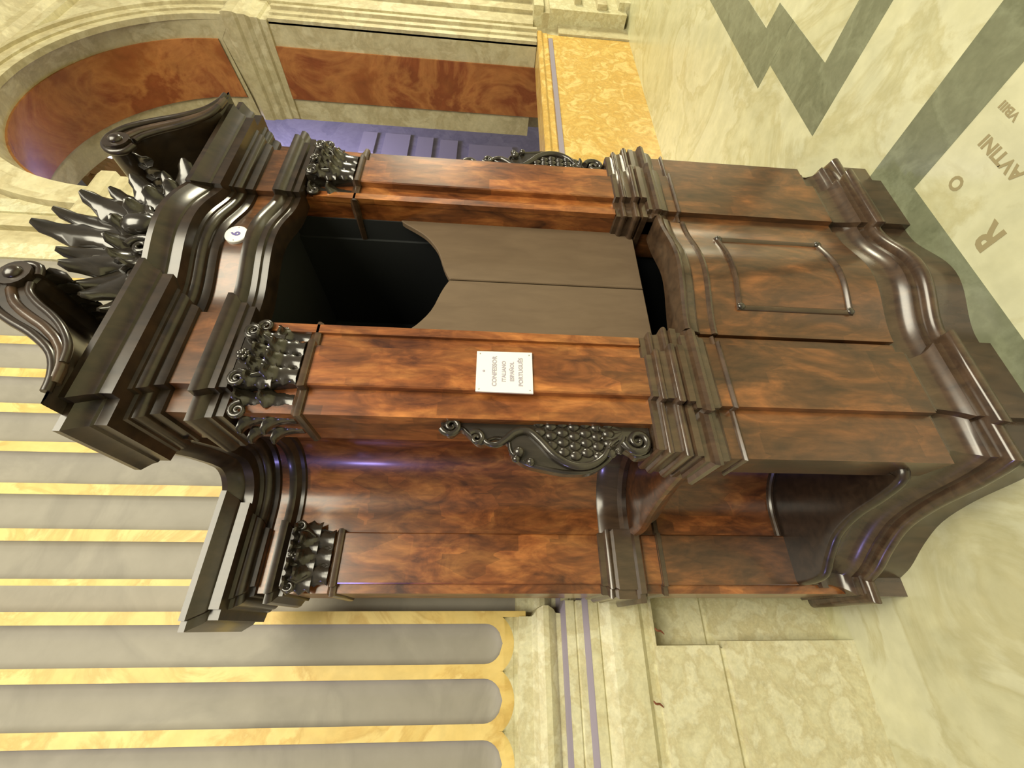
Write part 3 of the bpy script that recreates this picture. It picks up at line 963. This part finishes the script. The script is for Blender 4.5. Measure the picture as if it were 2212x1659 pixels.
# scroll pediment halves, extruded in depth
outer_c = smoothline([(0.452, 2.705), (0.520, 2.712), (0.585, 2.745), (0.640, 2.815), (0.680, 2.890), (0.725, 2.955), (0.785, 2.990), (0.840, 2.980), (0.866, 2.945), (0.858, 2.908), (0.826, 2.894)], 4)
inner_c = smoothline([(0.800, 2.900), (0.770, 2.888), (0.735, 2.850), (0.700, 2.800), (0.660, 2.755), (0.610, 2.718), (0.560, 2.706)], 4)
poly = (outer_c + inner_c)[::-1]
scr = MB().prism_y(poly, 0.955, 1.20, 0, 0.006)
for mm in (False, True):
    s_ = part(scr, 'pediment_scroll', 'dark', None, mm, 35)
    mid = [((a[0] + b_[0]) / 2, (a[1] + b_[1]) / 2) for a, b_ in zip([outer_c[int(i * (len(outer_c) * 0.72) / 19)] for i in range(20)], [inner_c[::-1][int(i * (len(inner_c) - 1) / 19)] for i in range(20)])]
    part(MB().tube([(x, 0.953, z) for x, z in outer_c[2:]], 0.011, 8), 'outer_rim', 'dark', s_, mm, 60)
    part(MB().tube([(x, 0.953, z) for x, z in inner_c], 0.010, 8), 'inner_rim', 'dark', s_, mm, 60)
    part(MB().tube([(x, 0.958, z) for x, z in mid], 0.014, 8), 'face_bead', 'mould', s_, mm, 60)
    part(MB().tube([(0.822, 0.935, 2.942), (0.822, 1.215, 2.942)], 0.040, 16), 'volute_roll', 'dark', s_, mm, 40)
    part(MB().ball((0.822, 0.934, 2.942), 0.022, 12, 6, (1, 0.6, 1)), 'volute_eye', 'dark', s_, mm, 60)
    for i in range(6):
        gb = MB().merge(leaf_mb(0.075, 0.026, 1.2, 2, 0.005, n=8), Matrix.Translation((0.832, 0.985 + 0.042 * i, 2.918)) @ Matrix.Rotation(PI / 2, 4, 'Z') @ Matrix.Rotation(PI * 0.85, 4, 'X'))
        part(gb, 'leaf', 'carved', s_, mm, 50)

# central crest of acanthus leaves
g = MB()
shell = []
for i in range(25):
    t = PI * i / 24
    rr = 0.16 + 0.012 * abs(math.cos(6 * t))
    shell.append((CX + rr * 1.05 * math.cos(t), 2.71 + rr * 1.05 * math.sin(t)))
g.prism_y(shell, 1.05, 1.12, 0, 0.012)
crest = part(g, 'crest', 'carved', None, False, 40)
tips = [(0.800, 2.775), (0.835, 2.825), (0.890, 2.880), (0.945, 2.930), (1.010, 2.980), (1.085, 3.060), (1.165, 3.055), (1.232, 3.00), (1.285, 2.955), (1.335, 2.90), (1.385, 2.835), (1.43, 2.775)]
for i, (tx, tz) in enumerate(tips):
    bx, bz = CX + (tx - CX) * 0.36, 2.715 + max(0.0, (tz - 2.77)) * 0.25
    dx, dz = tx - bx, tz - bz
    L = math.hypot(dx, dz) * 1.12
    a = math.atan2(dx, dz)
    gb = MB().merge(leaf_mb(L, 0.034 + 0.010 * (i % 2), 0.8, 3, 0.010), Matrix.Translation((bx, 1.075 - 0.02 * (i % 2), bz)) @ Matrix.Rotation(a, 4, 'Y'))
    part(gb, 'leaf', 'carved', crest, False, 50)
for i in range(7):
    a = (i - 3) * 0.42
    gb = MB().merge(leaf_mb(0.16, 0.040, 1.5, 3, 0.008), Matrix.Translation((CX + 0.05 * math.sin(a), 1.045, 2.725)) @ Matrix.Rotation(a, 4, 'Y'))
    part(gb, 'leaf', 'carved', crest, False, 50)
part(MB().ball((CX, 1.02, 2.80), 0.045, 14, 8, (0.9, 0.7, 1.2)), 'boss', 'carved', crest, False, 60)
for sgn in (1, -1):
    part(MB().tube(spiral_pts(CX + sgn * 0.085, 2.765, 1.03, 0.045, 0.006, PI / 2, 1.5, 26, sgn), [0.013 * (1 - 0.5 * i / 26) for i in range(27)], 8), 'volute', 'carved', crest, False, 60)
    part(MB().tube(spiral_pts(CX + sgn * 0.19, 2.745, 1.035, 0.036, 0.006, PI / 2, 1.4, 26, sgn), [0.011 * (1 - 0.5 * i / 26) for i in range(27)], 8), 'volute', 'carved', crest, False, 60)

# ------------------------------------------------------------------ sign and number plate
sg = bpy.data.objects.new('language_sign', None)
COL.objects.link(sg)
sg.location = (0.663, 1.088, 1.552)
tag(sg, 'white rectangular sign listing languages on the front pilaster', 'sign')
SO = tuple(sg.location)
g = MB()
g.add([(0.592, 1.088, 1.553), (0.734, 1.088, 1.553), (0.732, 1.088, 1.720), (0.594, 1.088, 1.720), (0.592, 1.0935, 1.553), (0.734, 1.0935, 1.553), (0.732, 1.0935, 1.720), (0.594, 1.0935, 1.720)],
      [(0, 1, 2, 3), (5, 4, 7, 6), (4, 0, 3, 7), (1, 5, 6, 2), (3, 2, 6, 7), (4, 5, 1, 0)])
g.build('board', 'white', sg, origin=SO, smooth=0)
for body, size, z in (('CONFESSOR', 0.0185, 1.666), ('ITALIANO', 0.0160, 1.638), ('ESPA\u00d1OL', 0.0160, 1.614), ('PORTUGU\u00caS', 0.0175, 1.588)):
    tg = text_mb(body, size, 0.0003)
    MB().merge(tg, Matrix.Translation((0.664, 1.0876, z)) @ Matrix.Rotation(PI / 2, 4, 'X')).build('lettering', 'mauve_ink', sg, origin=SO, smooth=0)
MB().ball((0.663, 1.0878, 1.698), 0.0042, 8, 4, (1, 0.2, 1)).build('emblem', 'mauve_ink', sg, origin=SO)
for x in (0.602, 0.724):
    for z in (1.563, 1.711):
        MB().ball((x, 1.088, z), 0.0028, 8, 4, (1, 0.4, 1)).build('screw', 'steel', sg, origin=SO)

pl = bpy.data.objects.new('number_plate', None)
COL.objects.link(pl)
pl.location = (1.131, 1.05, 2.486)
tag(pl, 'small white oval number plate above the opening', 'plate')
PO = tuple(pl.location)
yf = 1.048
ov = [(1.131 + 0.038 * math.cos(2 * PI * i / 36), 2.523 + 0.036 * math.sin(2 * PI * i / 36)) for i in range(36)]
MB().prism_y(ov, yf, yf + 0.012, 0, 0.002).build('oval', 'white', pl, origin=PO, smooth=40)
MB().merge(text_mb('6', 0.040, 0.0004), Matrix.Translation((1.131, yf - 0.0004, 2.523)) @ Matrix.Rotation(PI / 2, 4, 'X')).build('numeral', 'violet_ink', pl, origin=PO, smooth=0)
for x in (1.101, 1.161):
    MB().ball((x, yf, 2.523), 0.003, 8, 4, (1, 0.5, 1)).build('screw', 'steel', pl, origin=PO)
